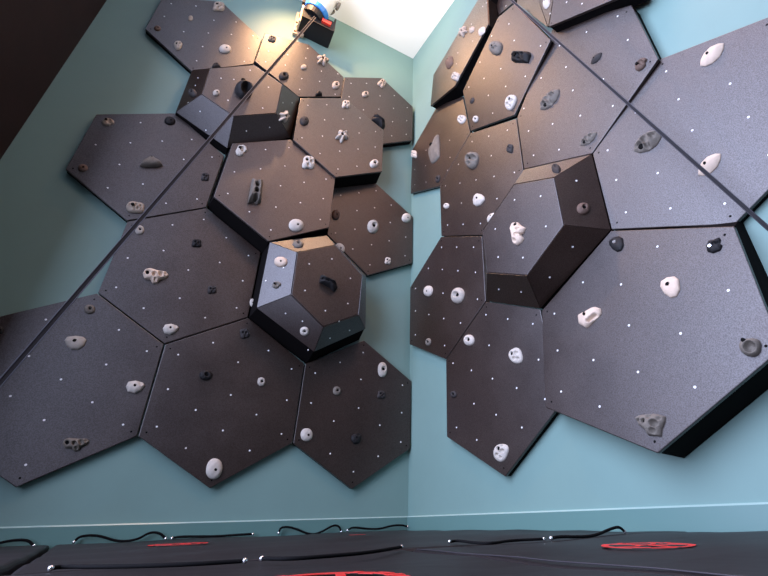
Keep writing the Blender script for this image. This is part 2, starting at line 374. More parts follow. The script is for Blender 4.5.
# surface, photo centre x, y, width, height, tilt, form, resin, label
HOLDS = [
('LA',219,6,12,9,0,'pocket','beige','beige pocketed hold at the top photo edge on the topmost left panel'),
('LA',190.5,18,5,5,0,'dome','beige','tiny beige knob alone in the middle of the topmost left panel'),
('LA',157.5,28,7,5,-10,'dome','brown','small olive-brown hold at the far left tip of the topmost left panel'),
('LA',178,45,9,9,0,'skull','pale','pale rounded hold with two dark pits on the topmost left panel'),
('LA',225.5,48.5,12,8,-8,'dome','white','white oval hold on the topmost left panel'),
('LA',216.5,65.5,9,6,0,'half_up','charcoal','dark domed hold on the bottom edge of the topmost left panel'),
('LB',272.3,38.5,8,6,-10,'pocket','grey','small grey hold at the upper left of the panel below the belay device'),
('LB',323,59.5,13,11,-20,'star','beige','star-shaped beige hold with five lobes below the belay device'),
('LB',304,67,6,5,0,'dome','beige','small beige knob in the middle of the panel below the belay device'),
('LB',284,75.5,10,8,10,'ring','charcoal','dark horned hold beside the strap on the panel below the belay device'),
('LB',336.2,85,8,8,0,'ring','beige','round beige ringed hold at the right of the panel below the belay device'),
('LB',319,93.5,7,5,0,'half_up','black','small black knob on the lower edge of the panel below the belay device'),
('LC',382.5,83,8,8,-35,'pocket','beige','knobbly beige hold at the top of the corner panel under the ceiling'),
('LC',365.7,94,7,6,0,'ring','beige','round beige hold left of centre on the corner panel under the ceiling'),
('LC',379,121.5,16,12,-25,'shell','black','big black curved shell hold half behind the jutting brown panel'),
('LD',346.3,104,8,8,0,'pocket','white','white and grey lumpy hold at the top of the jutting brown panel'),
('LD',304.5,120.5,9,9,20,'dome','charcoal','charcoal domed hold at the left of the upper jutting brown panel'),
('LD',342.7,135.5,14,13,30,'star','pale','large pale branching hold in the middle of the upper jutting panel'),
('LD',374.6,163.3,9,8,20,'ring','white','white ring hold with a dark hole at the lower right of the upper jutting panel'),
('LE',309,162,13,13,0,'pocket','white','white lumpy hold with a dark pit at the seam between two jutting brown panels'),
('LE',241.6,150,12,11,0,'hook','white','white hook-shaped hold at the upper left of the double-fin panel'),
('LE',256,190,13,23,-6,'fins','grey','tall grey double fin hold'),
('LE',296.5,224.8,15,12,-8,'dome','white','large white oval hold near the bottom of the double-fin panel'),
('LF',336,214.5,8,10,0,'dome','brown','brown round hold at the left edge of the dark tucked-under panel'),
('LF',373.3,226,11,13,0,'ring','pale','pale oval hold with a pit in the middle of the dark tucked-under panel'),
('LF',406.7,217.5,9,9,-20,'dome','white','white oval hold at the right tip of the dark tucked-under panel'),
('LF',388,260.7,6,7,0,'pocket','white','small white hold low on the dark tucked-under panel'),
('LF',340,248,11,9,-40,'dome','white','white hold half hidden beside the lower truncated pyramid'),
('LG',108,121.8,13,8,-12,'hook','beige','beige and dark hooked hold at the top of the grey-violet panel'),
('LG',170,120.5,11,8,-10,'dome','black','black oval hold at the top right of the grey-violet panel'),
('LG',82.8,167.5,10,7,-5,'dome','brown','brown oval hold at the left tip of the grey-violet panel'),
('LG',151.5,160.8,23,11,0,'moon','grey','grey half-moon hold, flat side down, on the grey-violet panel'),
('LG',135.4,207,18,11,-5,'pitted','beige','beige oblong hold with a rough pitted face by the left strap'),
('LG',205.3,176.6,8,8,0,'pocket','charcoal','small charcoal hold at the right side of the grey-violet panel'),
('LH',139.6,229.7,9,9,0,'ring','pale','pale round hold at the top left of the four-hole pocket panel'),
('LH',196.8,243,10,8,0,'pocket','black','small black lumpy hold right of centre, above the dark oval one'),
('LH',155.7,275.6,26,15,-5,'multi','cream','long cream hold with four finger holes'),
('LH',170.8,329,16,11,-5,'drop','white','white teardrop hold at the bottom of the four-hole pocket panel'),
('LH',212,289.5,9,8,10,'pocket','charcoal','small charcoal hold at the lower right of the four-hole pocket panel'),
('LI',89.5,309,11,9,0,'ring','grey','grey round hold at the top of the lower left panel'),
('LI',75.5,342.5,22,14,0,'bowl','pale','large pale half-oval hold with one bolt hole, lower left panel'),
('LI',135.3,386.8,19,13,-3,'drop','white','white teardrop hold at the right of the lower left panel'),
('LI',0,330,7,8,0,'dome','black','black hold cut by the left photo edge on the lower left panel'),
('LI',76,444,27,14,5,'multi','grey','flat grey hold with several pockets at the bottom of the lower left panel'),
('LJ',244.5,333.3,9,10,20,'pocket','charcoal','charcoal lumpy hold at the top of the middle bottom-row panel'),
('LJ',206,375,13,10,0,'ring','black','black oval hold with a pit on the middle bottom-row panel'),
('LJ',261.5,381.6,8,9,0,'ring','pale','small pale ring hold at the right of the middle bottom-row panel'),
('LJ',214.4,468.6,16,21,-12,'dome','white','big white upright oval hold at the bottom of the middle bottom-row panel'),
('LK',382.7,369.4,9,15,0,'ring','white','tall white ring hold with a long dark slot near the corner'),
('LK',337.1,390.7,8,9,0,'ring','grey','grey round knob on the bottom panel at the corner'),
('LK',381.5,394.6,8,8,0,'pocket','charcoal','small charcoal hold directly under the tall white ring hold'),
('LK',306.9,434.6,12,13,0,'dome','white','white oval hold at the left edge of the bottom corner panel'),
('LK',356.6,438.4,11,11,20,'drop','black','black rounded hold in the lower part of the bottom corner panel'),
('P1',244.5,88.5,18,16,-20,'cup','black','big black hollow cup hold behind the strap'),
('P1',216.5,92.5,7,6,0,'dome','pale','small pale knob on the flat top of the upper pyramid panel'),
('P1.TLBL',192,92.5,8,8,40,'ring','charcoal','dark outlined hold on the left facet of the upper pyramid'),
('P1.BRTR',284.8,116.5,10,13,-20,'star','white','white two-horned hold on the right facet of the upper pyramid'),
('P2.TLBL',280.5,261.5,13,10,0,'dome','cream','cream domed hold on the pale sunlit facet'),
('P2.TTL',298,243.6,11,6,-5,'ring','grey','grey flat hold on the top facet of the lower pyramid'),
('P2.TLBL',276.5,284.8,9,7,0,'hook','grey','small grey hooked hold low on the pale sunlit facet'),
('LH',252.3,302.5,5,8,0,'dome','white','small white hold squeezed beside the left side of the lower pyramid'),
('P2',329,283,20,14,-15,'shell','black','black curved ledge hold on the flat top of the lower pyramid'),
('P2.BLB',304.4,331.4,9,9,0,'ring','white','white ring hold on the lower left facet of the lower pyramid'),
('RA',462.5,31.5,7,12,-25,'star','beige','beige lobed hold at the left edge of the narrow top corner panel'),
('RA',471.4,29.6,5,9,-25,'leaf','beige','small beige leaf hold in the middle of the narrow top corner panel'),
('RA',481.3,31,6,12,-25,'leaf','white','white hold at the right edge of the narrow top corner panel'),
('RA',448.6,62,7,16,-15,'leaf','brown','dark brown pointed hold on the narrow top corner panel'),
('RA',455.2,76.3,7,9,-20,'pocket','pale','pale hold at the lower end of the narrow top corner panel'),
('RB',494.8,47.4,12,14,-10,'spiral','grey','grey hold with a spiral groove on the warm tilted panel'),
('RB',519.8,56.5,19,12,3,'slab','black','black rectangular hold with a pitted face'),
('RB',510,102,10,16,-20,'disc','white','white hold with several holes at the bottom of the warm tilted panel'),
('RB',475.3,119,5,7,-15,'ring','white','small white ring hold at the lower left of the warm tilted panel'),
('RB',471.8,100.5,4,8,-20,'leaf','charcoal','small dark slim hold at the left edge of the warm tilted panel'),
('RC',461.2,119,8,9,-25,'disc','white','white pocketed hold under the black edge of the narrow top panel'),
('RC',434,148.5,11,30,-8,'blade','grey','tall grey blade hold on the right wall by the corner'),
('RC',413.6,154,5,8,0,'pocket','white','small white hold at the very corner edge of the right wall'),
('RC',437.5,178.7,4,8,-15,'ring','charcoal','small dark outlined hold under the tall grey blade'),
('Rd',470.8,159.4,12,17,-15,'cups','grey','round grey hold with two hollow cups'),
('Rd',509.6,148.2,6,9,-10,'pocket','charcoal','small charcoal hold right of the twin-cup hold'),
('Rd',477.8,199.8,11,13,-25,'bowl','white','white shield-shaped hold below the twin-cup hold'),
('Rd',446,205.8,5,6,-30,'ring','white','tiny white ring hold low at the left of the twin-cup panel'),
('Rd',490.6,217.4,7,13,-35,'leaf','white','white leaf-shaped hold at the upper left edge of the right pyramid'),
('RE',548.3,99,28,13,46,'pitleaf','grey','grey leaf hold with a cratered face under the right strap'),
('RE',587.5,138.4,21,10,37,'pitleaf','grey','grey cratered leaf hold at the bottom tip of the panel behind the strap'),
('RE',595.9,58,16,7,45,'leaf','charcoal','charcoal leaf hold just right of the strap near the photo top'),
('RE',640.7,64,16,9,42,'hook','brown','brown hooked hold at the right corner of the panel behind the strap'),
('RTa',545.8,3,7,14,-10,'leaf','white','white leaf hold at the top photo edge right of the strap'),
('RG',711.3,54,33,16,42,'leaf','cream','upper cream leaf hold, high on the upper right panel'),
('RG',646.6,140.5,35,20,33,'pitleaf','grey','largest grey cratered leaf hold, beside the right strap'),
('RG',708.8,164,31,17,42,'leaf','cream','lower cream leaf hold, crossed by the right strap'),
('PR',516.5,233.3,15,23,-5,'trident','cream','cream three-armed hold on the flat top of the right pyramid'),
('PR.BRTR',583.5,208,13,11,0,'ring','brown','brown round hold on the right facet of the right pyramid'),
('PR.TRT',555.8,168,9,7,-5,'ring','charcoal','dark hold on the warm top facet of the right pyramid'),
('Rc',616.6,243.8,15,15,25,'bowl','black','black hold with a chrome bolt at the upper left of the big grey-blue panel'),
('Rc',713.6,245.3,16,14,15,'split','black','black split hold at the top right of the big grey-blue panel'),
('Rc',670.4,286.8,20,21,20,'bowl','cream','round cream hold high on the big grey-blue panel'),
('Rc',588.3,316.8,23,22,0,'wedge','cream','cream wedge hold with a dark slot'),
('Rc',749.6,346.6,21,18,0,'cup','grey','grey cup hold near the right photo edge'),
('Rc',649,424.2,30,23,0,'skulljaw','grey','large grey cratered hold at the bottom of the big grey-blue panel'),
('Ra',427.7,290.8,8,11,-15,'dome','white','white oval hold by the corner on the right wall mid-height panel'),
('Ra',457,295.2,12,16,-15,'ring','pale','pale ring hold right of centre on the mid-height corner panel, right wall'),
('Ra',428,342,5,8,-10,'ring','grey','small grey ring hold at the bottom of the mid-height corner panel, right wall'),
('Rb',468.5,340,10,11,0,'ring','white','white ring hold at the top left of the lowest panel on the right wall'),
('Rb',515.4,355.6,13,16,20,'disc','white','white hold with several pockets on the lowest panel on the right wall'),
('Rb',453.3,394.2,6,7,10,'ring','charcoal','small dark outlined hold at the left edge of the lowest right-wall panel'),
('Rb',500.4,452.4,14,18,-15,'disc','white','white hold with three slots at the bottom tip of the lowest right-wall panel'),
]
D0 = .085
hex_panel('LA', NL, dict(BL=(144.7,28.6),B=(191.6,71.6),BR=(254,64),TR=(262,39),T=(221.6,1.3)), .09,
  'dark hexagonal panel topmost on the left wall, cut off by the photo top')
hex_panel('LB', NL, dict(TL=(264.7,32.5),BL=(254.3,61),B=(298.6,97),BR=(343.5,97),TR=(344,77),T=(309,44.3)), [('TL',.17),('BL',.16),('BR',.09),('TR',.10)],
  'warmly lit hexagonal panel directly below the auto belay device')
hex_panel('LC', NL, dict(TL=(344.2,76.8),T=(382,77.6),TR=(413.2,106.8),BR=(412.7,140.6)), .14,
  'brown hexagonal panel touching the room corner below the ceiling, left wall')
hex_panel('LD', NL, dict(TL=(300,97.7),BL=(292.9,139.6),B=(335.8,177.4),BR=(382.5,171.7),TR=(384,130),T=(344,97.7)), [('TL',.2),('T',.16),('B',.36),('BR',.33)],
  'jutting brown hexagonal panel whose underside overhangs a dark panel at the room corner')
hex_panel('LE', NL, dict(TL=(232,143),BL=(213,196.4),B=(268.5,241.8),BR=(329.8,227.7),TR=(335.8,177.4),T=(290.6,139)), [('T',.22),('BL',.30),('B',.33),('TR',.35)],
  'jutting brown hexagonal panel with a tall grey double fin hold near its middle')
hex_panel('LF', NL, dict(BL=(327,234.5),B=(367.6,275.8),BR=(413,263.3),TR=(414,217),T=(376,183)), D0,
  'dark hexagonal panel at the room corner, tucked under the jutting brown panel, left wall')
hex_panel('LG', NL, dict(TL=(95.8,113.8),BL=(64.6,169),B=(126.8,221.1),BR=(206.7,207.6),T=(175.8,112.8)), .08,
  'grey-violet hexagonal panel farthest left at mid height, its flat edge on top')
hex_panel('LH', NL, dict(TL=(126.8,221.1),T=(206.7,207.6),BR=(248.4,317.3),B=(164.6,344.1),BL=(97.1,292.6)), .08,
  'dark hexagonal panel carrying the cream four-hole pocket hold')
hex_panel('LI', NL, dict(T=(97.1,292.6),TR=(164.6,344.1),BR=(137.5,436.4),B=(15.6,488.4)), .08,
  'dark hexagonal panel at the lower left, running out of the photo behind the strap')
hex_panel('LJ', NL, dict(TL=(164.6,344.1),BL=(137.5,436.4),B=(209.8,489),BR=(292.7,443.4),TR=(304.9,363.4),T=(248.4,317.3)), .08,
  'dark hexagonal panel in the middle of the bottom row of the left wall')
hex_panel('LK', NL, dict(TL=(304.9,363.4),BL=(292.7,443.4),B=(352,489.8),BR=(410.6,448.9),TR=(411.9,380.9)), .08,
  'black hexagonal panel at the bottom of the left wall, touching the room corner')
def zz(ox, oy, *ab): return [(ox+a/3.84, oy+b/3.84) for a, b in ab]
pyramid('P1', NL, dict(TL=(192,70),BL=(175.5,112),B=(227.3,148.4),BR=(290.6,138),TR=(299.7,97.7)),
  dict(TL=(209.8,68.2),BL=(201.5,94.3),B=(233.8,116.4),BR=(276.3,113.3),TR=(282.8,84.6),T=(254,64.6)), [('BL',.14)],
  'upper truncated pyramid panel with a big black hollow hold on its flat top', None,
  dict(top=zz(120,0,(388,300),(437,305),(500,270),(570,335),(415,385),(548,415)), BLB=zz(120,0,(308,428),(385,490),(330,500)), BBR=zz(120,0,(485,503),(574,489)), BRTR=zz(120,0,(625,395),(660,395)), TLBL=zz(120,0,(290,330),(300,300),(262,395))))
pyramid('P2', NL, dict(TL=(269.7,242),BL=(256.5,308),B=(314,352),BR=(365.5,329),TR=(366.3,275.8),T=(327,235.5)),
  dict(TL=(297,252),BL=(290.8,294.6),B=(323.3,327),BR=(358.5,314.7),TR=(362.4,275.6),T=(335,244.6)), [('TL',.36)],
  'lower truncated pyramid panel with one pale sunlit facet, left wall', None,
  dict(top=zz(240,260,(424,70),(414,167),(328,195),(250,117),(266,15))+zz(240,130,(353,495)), BLB=zz(240,260,(175,205),(240,235),(262,345)), BBR=zz(240,260,(345,300),(420,270),(380,235)), TLBL=zz(120,260,(628,30),(560,80))))
# right wall
hex_panel('Ra', NR, dict(T=(441,236.3),TR=(482.3,235.5),BR=(485.9,301),B=(445.6,359.7),BL=(409.2,344.6),TL=(409.9,287.3)), .08,
  'dark hexagonal panel at mid height touching the room corner, right wall')
hex_panel('Rb', NR, dict(TL=(445.6,359.7),BL=(446.4,437.2),B=(505,477.5),TR=(540.6,308.7),T=(485.9,301)), .09,
  'dark hexagonal panel lowest on the right wall, pointing down beside the big grey-blue panel')
hex_panel('Rc', NR, dict(TL=(541.3,310.5),BL=(545,408),B=(657.5,454.5),BR=(783.5,348.6),TR=(734.8,225.2),T=(611,230)), [('T',.08),('TL',.10),('BL',.28),('B',.32),('TR',.235)],
  'largest grey-blue hexagonal panel, lower right, jutting out over a deep black side')
hex_panel('Rd', NR, dict(TL=(439.6,186),BL=(441,236.3),B=(482.3,235.5),BR=(523.7,169.6),TR=(516.7,118),T=(470.3,133)), .08,
  'brown-grey hexagonal panel with a round twin-cup grey hold, right wall')
hex_panel('RC', NR, dict(BL=(410.4,193.8),B=(439.6,186.5),BR=(470.3,133)), .07,
  'dark panel touching the room corner with a tall grey blade hold, right wall',
  poly=[(410.4,193.8),(439.6,186.5),(470.3,133),(463,96),(437,106),(412,150)], nuts=False)
hex_panel('RE', NR, dict(TL=(516.7,118),BL=(523.7,169.6),B=(592,154),BR=(659,58.3),TR=(632,4),T=(553,27)), [('TL',.085),('BL',.08),('B',.08),('TR',.17)],
  'grey-brown hexagonal panel behind the strap near the top of the right wall')
hex_panel('RG', NR, dict(TL=(592,154),T=(660,58.3),BL=(611,230),B=(734.8,225)), .085,
  'grey-blue hexagonal panel at the upper right with cream leaf-shaped holds',
  poly=[(592,154),(660.5,58.3),(775,13.5),(838,120),(734.8,225),(611,230)])
hex_panel('RA', NR, {}, [((454,87),.28),((430.7,106),.2),((487.5,24),.34)],
  'narrow brown panel highest on the right wall beside the corner, jutting over black edges',
  poly=[(433.2,75),(430.2,106.5),(454.5,86.5),(488.4,24),(486.8,-2),(500,-38)])
hex_panel('RB', NR, dict(TL=(462.5,91),BL=(470.3,131.5),B=(514.6,115.4),BR=(551,39.6)), [('BL',.09),('B',.09),('BR',.22)],
  'warm brown tilted panel with a black rectangular hold, just left of the right strap',
  poly=[(462.5,91),(470.3,131.5),(514.6,115.4),(551,39.6),(514,3.5),(498,17)])
hex_panel('RU', NR, {}, [((498,17),.10)],
  'sliver of brown panel cut off by the photo top, left of the right strap',
  poly=[(495.7,0),(498.2,15.5),(513.5,2.5),(521,-22),(500,-40),(492,-22)], nuts=False)
hex_panel('RT', NR, {}, [((548,27),.30),((612,0),.30)],
  'grey panel cut off by the photo top, above a thick black underside, right wall',
  poly=[(548.4,27.3),(636,-9.5),(650,-60),(600,-80),(560,-32),(553,0)], nuts=False)
pyramid('PR', NR, dict(TL=(482.5,231),BL=(486,301),B=(540.6,308.7),BR=(611,230),TR=(592,154),T=(523.7,169.6)),
  dict(T=(514,184),TR=(554.2,176.9),BR=(564,225),B=(526.8,275.8),BL=(487,273),TL=(482.8,230)), [('T',.08)],
  'truncated pyramid panel on the right wall with a warm top facet', None,
  dict(top=zz(400,130,(440,268),(540,254),(366,380),(377,488),(472,490),(560,370)), BBR=zz(568,130,(18,448))+zz(400,130,(575,565)), BRTR=zz(568,130,(32,196)), BLB=zz(400,260,(380,112),(466,122))))

def rt_facet(pts, name):
    t = SURF['RT'][3]; q = [on_wall(x, y, NR, d) for x, y, d in pts]
    fn = (q[2]-q[0]).cross(q[3]-q[1]).normalized()
    if fn.dot(NR) < 0: fn = -fn
    SURF[name] = (sum(q, Vector())/4, fn, NR, t); facet(q, fn, t)
rt_facet([(548.2,27.3,.30),(537.5,-3,.24),(533,-24,.2),(554.5,-10,.30)], 'RTa')
rt_facet([(548,27.6,.30),(517,3.5,.13),(515,-14,.12),(536.5,-6,.24)], 'RTb')

def nuts_px(key, pts):
    p0, nrm, n, t = SURF[key]
    for x, y in pts: put(NUT, 't_nut', on_plane(x, y, p0, nrm), nrm, t)
nuts_px('RC', zz(400,130,(190,40),(100,78),(192,105),(98,137),(183,155),(57,152),(57,210),(100,200)))
nuts_px('RA', [(420+a/7.68, b/7.68) for a, b in ((482,50),(512,22),(290,405),(280,490),(405,315),(395,185),(230,470))])
nuts_px('RT', [(480+a/5.486, b/5.486) for a, b in ((475,12),(385,75),(560,20),(640,-10))])
nuts_px('RU', [(506,6)])
EXPOSURE = 0.0
WORLD_COL = (.7, .75, 1.0); WORLD_STR = .03
def spot(name, loc, tgt, power, col, r, ang, blend):
    l = bpy.data.lights.new(name, 'SPOT'); l.energy = power; l.color = col; l.shadow_soft_size = r
    l.spot_size = math.radians(ang); l.spot_blend = blend
    o = bpy.data.objects.new(name, l); C.objects.link(o); o.location = W(Vector(loc))
    o.rotation_euler = (W(Vector(tgt))-W(Vector(loc))).to_track_quat('-Z', 'Y').to_euler(); return o
def lights():
    area('window_light', (XW-.02, (WY0+WY1)/2, (WZ0+WZ1)/2), (0, (WY0+WY1)/2, (WZ0+WZ1)/2), WY0-WY1-.2, WZ1-WZ0-.2, 830, (.62, .69, 1.0))
    spot('warm_spotlight', (-3.1, -1.2, 9.6), (-1.3, -.1, 6.9), 170, (1.0, .55, .28), .05, 125, 1.0)
    area('warm_sheen_fill', (-1.0, -5.2, 9.8), (-1.0, -5.1, 0), 3.0, 2.2, 46, (1.0, .45, .24))  # added unseen fill, placed to give the brown left panels a warm sheen
    spot('ceiling_fill', (-1.3, -2.2, 8.3), (-1.2, -1.3, 9.9), 62, (1.0, .80, .62), .15, 125, .8)  # added unseen spot that brightens the ceiling above the room corner
# ------------------------------------------------------------ climbing holds
def superell(t, p): c, s = math.cos(t), math.sin(t); return (abs(c)**p+abs(s)**p)**(-1/p)
def poly_r(t, pts):   # radius of a star-shaped polygon in direction t
    dx, dy = math.cos(t), math.sin(t); best = 0
    n = len(pts)
    for i in range(n):
        (ax, ay), (bx, by) = pts[i], pts[(i+1) % n]
        den = dx*(by-ay)-dy*(bx-ax)
        if abs(den) < 1e-9: continue
        r = (ax*(by-ay)-ay*(bx-ax))/den; u = (ax*dy-ay*dx)/den
        if r > 0 and -1e-6 <= u <= 1+1e-6: best = max(best, r)
    return best or .5
POLY = {
 'half_up': [(-1,-.8),(1,-.8),(.9,.2),(.55,.8),(0,1),(-.55,.8),(-.9,.2)],
 'moon': [(-1,-.75),(-.6,-1),(.6,-1),(1,-.7),(.75,.1),(.35,.55),(.12,1),(-.12,.95),(-.4,.55),(-.78,.1)],
 'hook': [(-1,-.1),(-.8,-.8),(-.2,-1),(.4,-.8),(.5,-.3),(1,-.1),(.9,.6),(.3,1),(-.5,.9)],
 'drop': [(-1,0),(-.75,-.8),(0,-1),(.6,-.55),(1,.35),(.8,.75),(0,1),(-.75,.75)],
 'bowl': [(-1,.35),(-.85,-.35),(-.4,-.95),(.2,-1),(.75,-.5),(1,.4),(.7,.85),(0,1),(-.75,.85)],
 'leaf': [(-1,-.05),(-.75,-.55),(-.25,-.85),(.3,-.8),(.75,-.4),(1,.05),(.75,.5),(.25,.85),(-.3,.8),(-.75,.45)],
 'fins': [(-1,-1),(-.2,-.9),(.4,-1),(1,-.9),(1,.9),(.3,1),(-.3,.9),(-.8,.95)],
 'slab': [(-1,-.55),(-.8,-.8),(.7,-1),(1,.3),(.9,.75),(-.5,1),(-.85,.6)],
 'blade': [(-.95,-.15),(-.8,-.6),(-.25,-1),(.3,-.85),(.95,-.45),(.75,.1),(.5,.6),(.25,1),(0,.95),(-.45,.45)],
 'wedge': [(-.97,.07),(-.87,-.64),(-.22,-1),(.05,-.75),(1,.3),(.95,.78),(.5,.95),(-.9,.2)],
 'trident': [(-.75,.95),(-.1,1),(.35,.75),(1,.55),(.75,.1),(.45,-.05),(.9,-.35),(.65,-.7),(.1,-1),(-.35,-.9),(-.6,-.3),(-1,.45)],
 'skulljaw': [(-1,.63),(-.71,.85),(.33,.95),(.99,.7),(.99,.3),(.77,-.38),(.71,-1),(-.1,-.95),(-.19,-.6),(-.68,-.11)],
 'shell': [(-1,.95),(-.1,.85),(.6,.6),(1,-.3),(.75,-.95),(.2,-.5),(-.9,-.15)],
 'split': [(-1,-.6),(-.4,-1),(.6,-.9),(1,-.3),(.75,.1),(1,.5),(.9,.95),(.2,.8),(-.5,.85),(-.95,.2)],
 'skull': [(-1,.3),(-.7,-.5),(-.35,-1),(.35,-1),(.8,-.4),(1,.35),(.6,.9),(0,1),(-.6,.9)],
 'multi': [(-1,.25),(-.85,-.45),(-.35,-.55),(-.2,-1),(.15,-.95),(.3,-.5),(.75,-.2),(1,.25),(.8,.7),(.2,.75),(-.5,1),(-.85,.8)],
}
# pits: x, y, radius, depth (all in hold halves); ridges are negative depths
PITS = {
 'disc': [(-.34,.36,.31,1),(.34,.2,.33,1),(-.2,-.34,.3,1),(.32,-.5,.24,.9),(.02,.76,.16,.7)],
 'dome': [], 'half_up': [], 'leaf': [(-.15,.25,.2,.25)], 'bowl': [], 'drop': [(.55,.45,.3,.25)],
 'ring': [(.1,.05,.42,.75)], 'hook': [(.15,.05,.5,.8)],
 'pocket': [(-.3,.25,.3,.5),(.35,-.1,.33,.55),(-.1,-.5,.25,.4),(.3,.5,.22,.3)],
 'skull': [(-.35,.15,.26,.6),(.3,.2,.28,.65),(0,-.45,.18,.3)],
 'star': [(-.05,.05,.28,.5),(.45,.1,.2,.3),(-.45,-.2,.2,.3)],
 'shell': [(-.7,.3,.65,-.05,.17,.45)],
 'fins': [(.12,.75,.3,.75),(.1,.25,.3,.8),(.12,-.25,.3,.8),(.1,-.75,.3,.75)],
 'moon': [(.02,.72,.16,.35)],
 'pitted': [(-.6,.2,.2,.45),(-.2,-.1,.22,.4),(.1,.35,.2,.4),(.3,-.3,.24,.45),(.6,.15,.22,.4),(.65,-.35,.16,.3),(-.05,-.55,.15,.3),(.4,.55,.14,.3)],
 'multi': [(-.62,.3,.27,.7),(-.1,.1,.27,.7),(.4,.2,.3,.7),(0,-.6,.2,.4),(.75,.3,.16,.3)],
 'cup': [(.18,-.12,.62,.95)],
 'spiral': [(-.2,.1,.2,.5),(.1,-.25,.25,.5),(.4,.05,.22,.45),(.15,.4,.2,.3)],
 'slab': [(-.5,.1,.25,.3),(0,.2,.25,.3),(.45,.25,.22,.3),(0,-.55,.3,.2)],
 'blade': [(-.3,.3,.18,.2)],
 'cups': [(-.35,.05,.45,.95),(.4,.25,.42,.95),(.1,-.5,.27,.6)],
 'pitleaf': [(-.45,-.12,.3,.85),(0,.1,.36,.9),(.42,.05,.27,.8),(-.1,-.5,.22,.6),(.15,.55,.2,.6),(-.7,.1,.16,.5),(.7,.2,.15,.4)],
 'trident': [(-.2,.7,.22,.4),(.35,.35,.22,.45),(.2,-.15,.2,.4),(-.05,-.65,.24,.45)],
 'wedge': [(.08,-.42,.7,.16,.13,.95)],
 'skulljaw': [(-.62,.3,.18,.8),(-.24,.25,.2,.8),(.45,.05,.3,.7),(.35,-.6,.25,.5),(.1,.6,.2,.35),(.72,.45,.16,.4)],
 'split': [(.45,.1,.24,.7),(.15,.15,.24,.6),(.75,.1,.22,.7)],
}
PITS['pitleaf'] += []
RISE = {'disc': .38, 'fins': .95, 'blade': .38, 'moon': .6, 'leaf': .42, 'pitleaf': .5, 'slab': .7, 'shell': .75, 'cup': .9, 'dome': .5, 'half_up': .8, 'skulljaw': .6, 'wedge': .5, 'bowl': .38}
BOLT = {'disc': (-.32,.36), 'leaf': (-.15,.25), 'bowl': (-.05,.2), 'dome': (.15,-.1), 'drop': (-.05,.15), 'wedge': (-.14,.14), 'moon': (.02,.72), 'half_up': (0,0), 'split': (-.35,-.1), 'cup': (-.4,.6), 'ring': (.1,.05), 'multi': (-.62,.3), 'fins': (.1,-.1), 'trident': (-.2,.7)}
def outline(form, t):
    if form in ('dome', 'ring'): return superell(t, 2.2)
    if form in ('cup', 'spiral', 'cups', 'disc'): return superell(t, 2.3)*(1-.05*math.cos(3*t+.6))
    if form == 'pocket': return superell(t, 2.3)*(1-.09*math.cos(4*t+.5)-.05*math.sin(3*t))
    if form == 'pitted': return superell(t, 3.2)*(1-.03*math.cos(5*t))
    if form == 'star': return superell(t, 2)*(.78+.24*math.cos(5*t-math.pi/2))
    return None
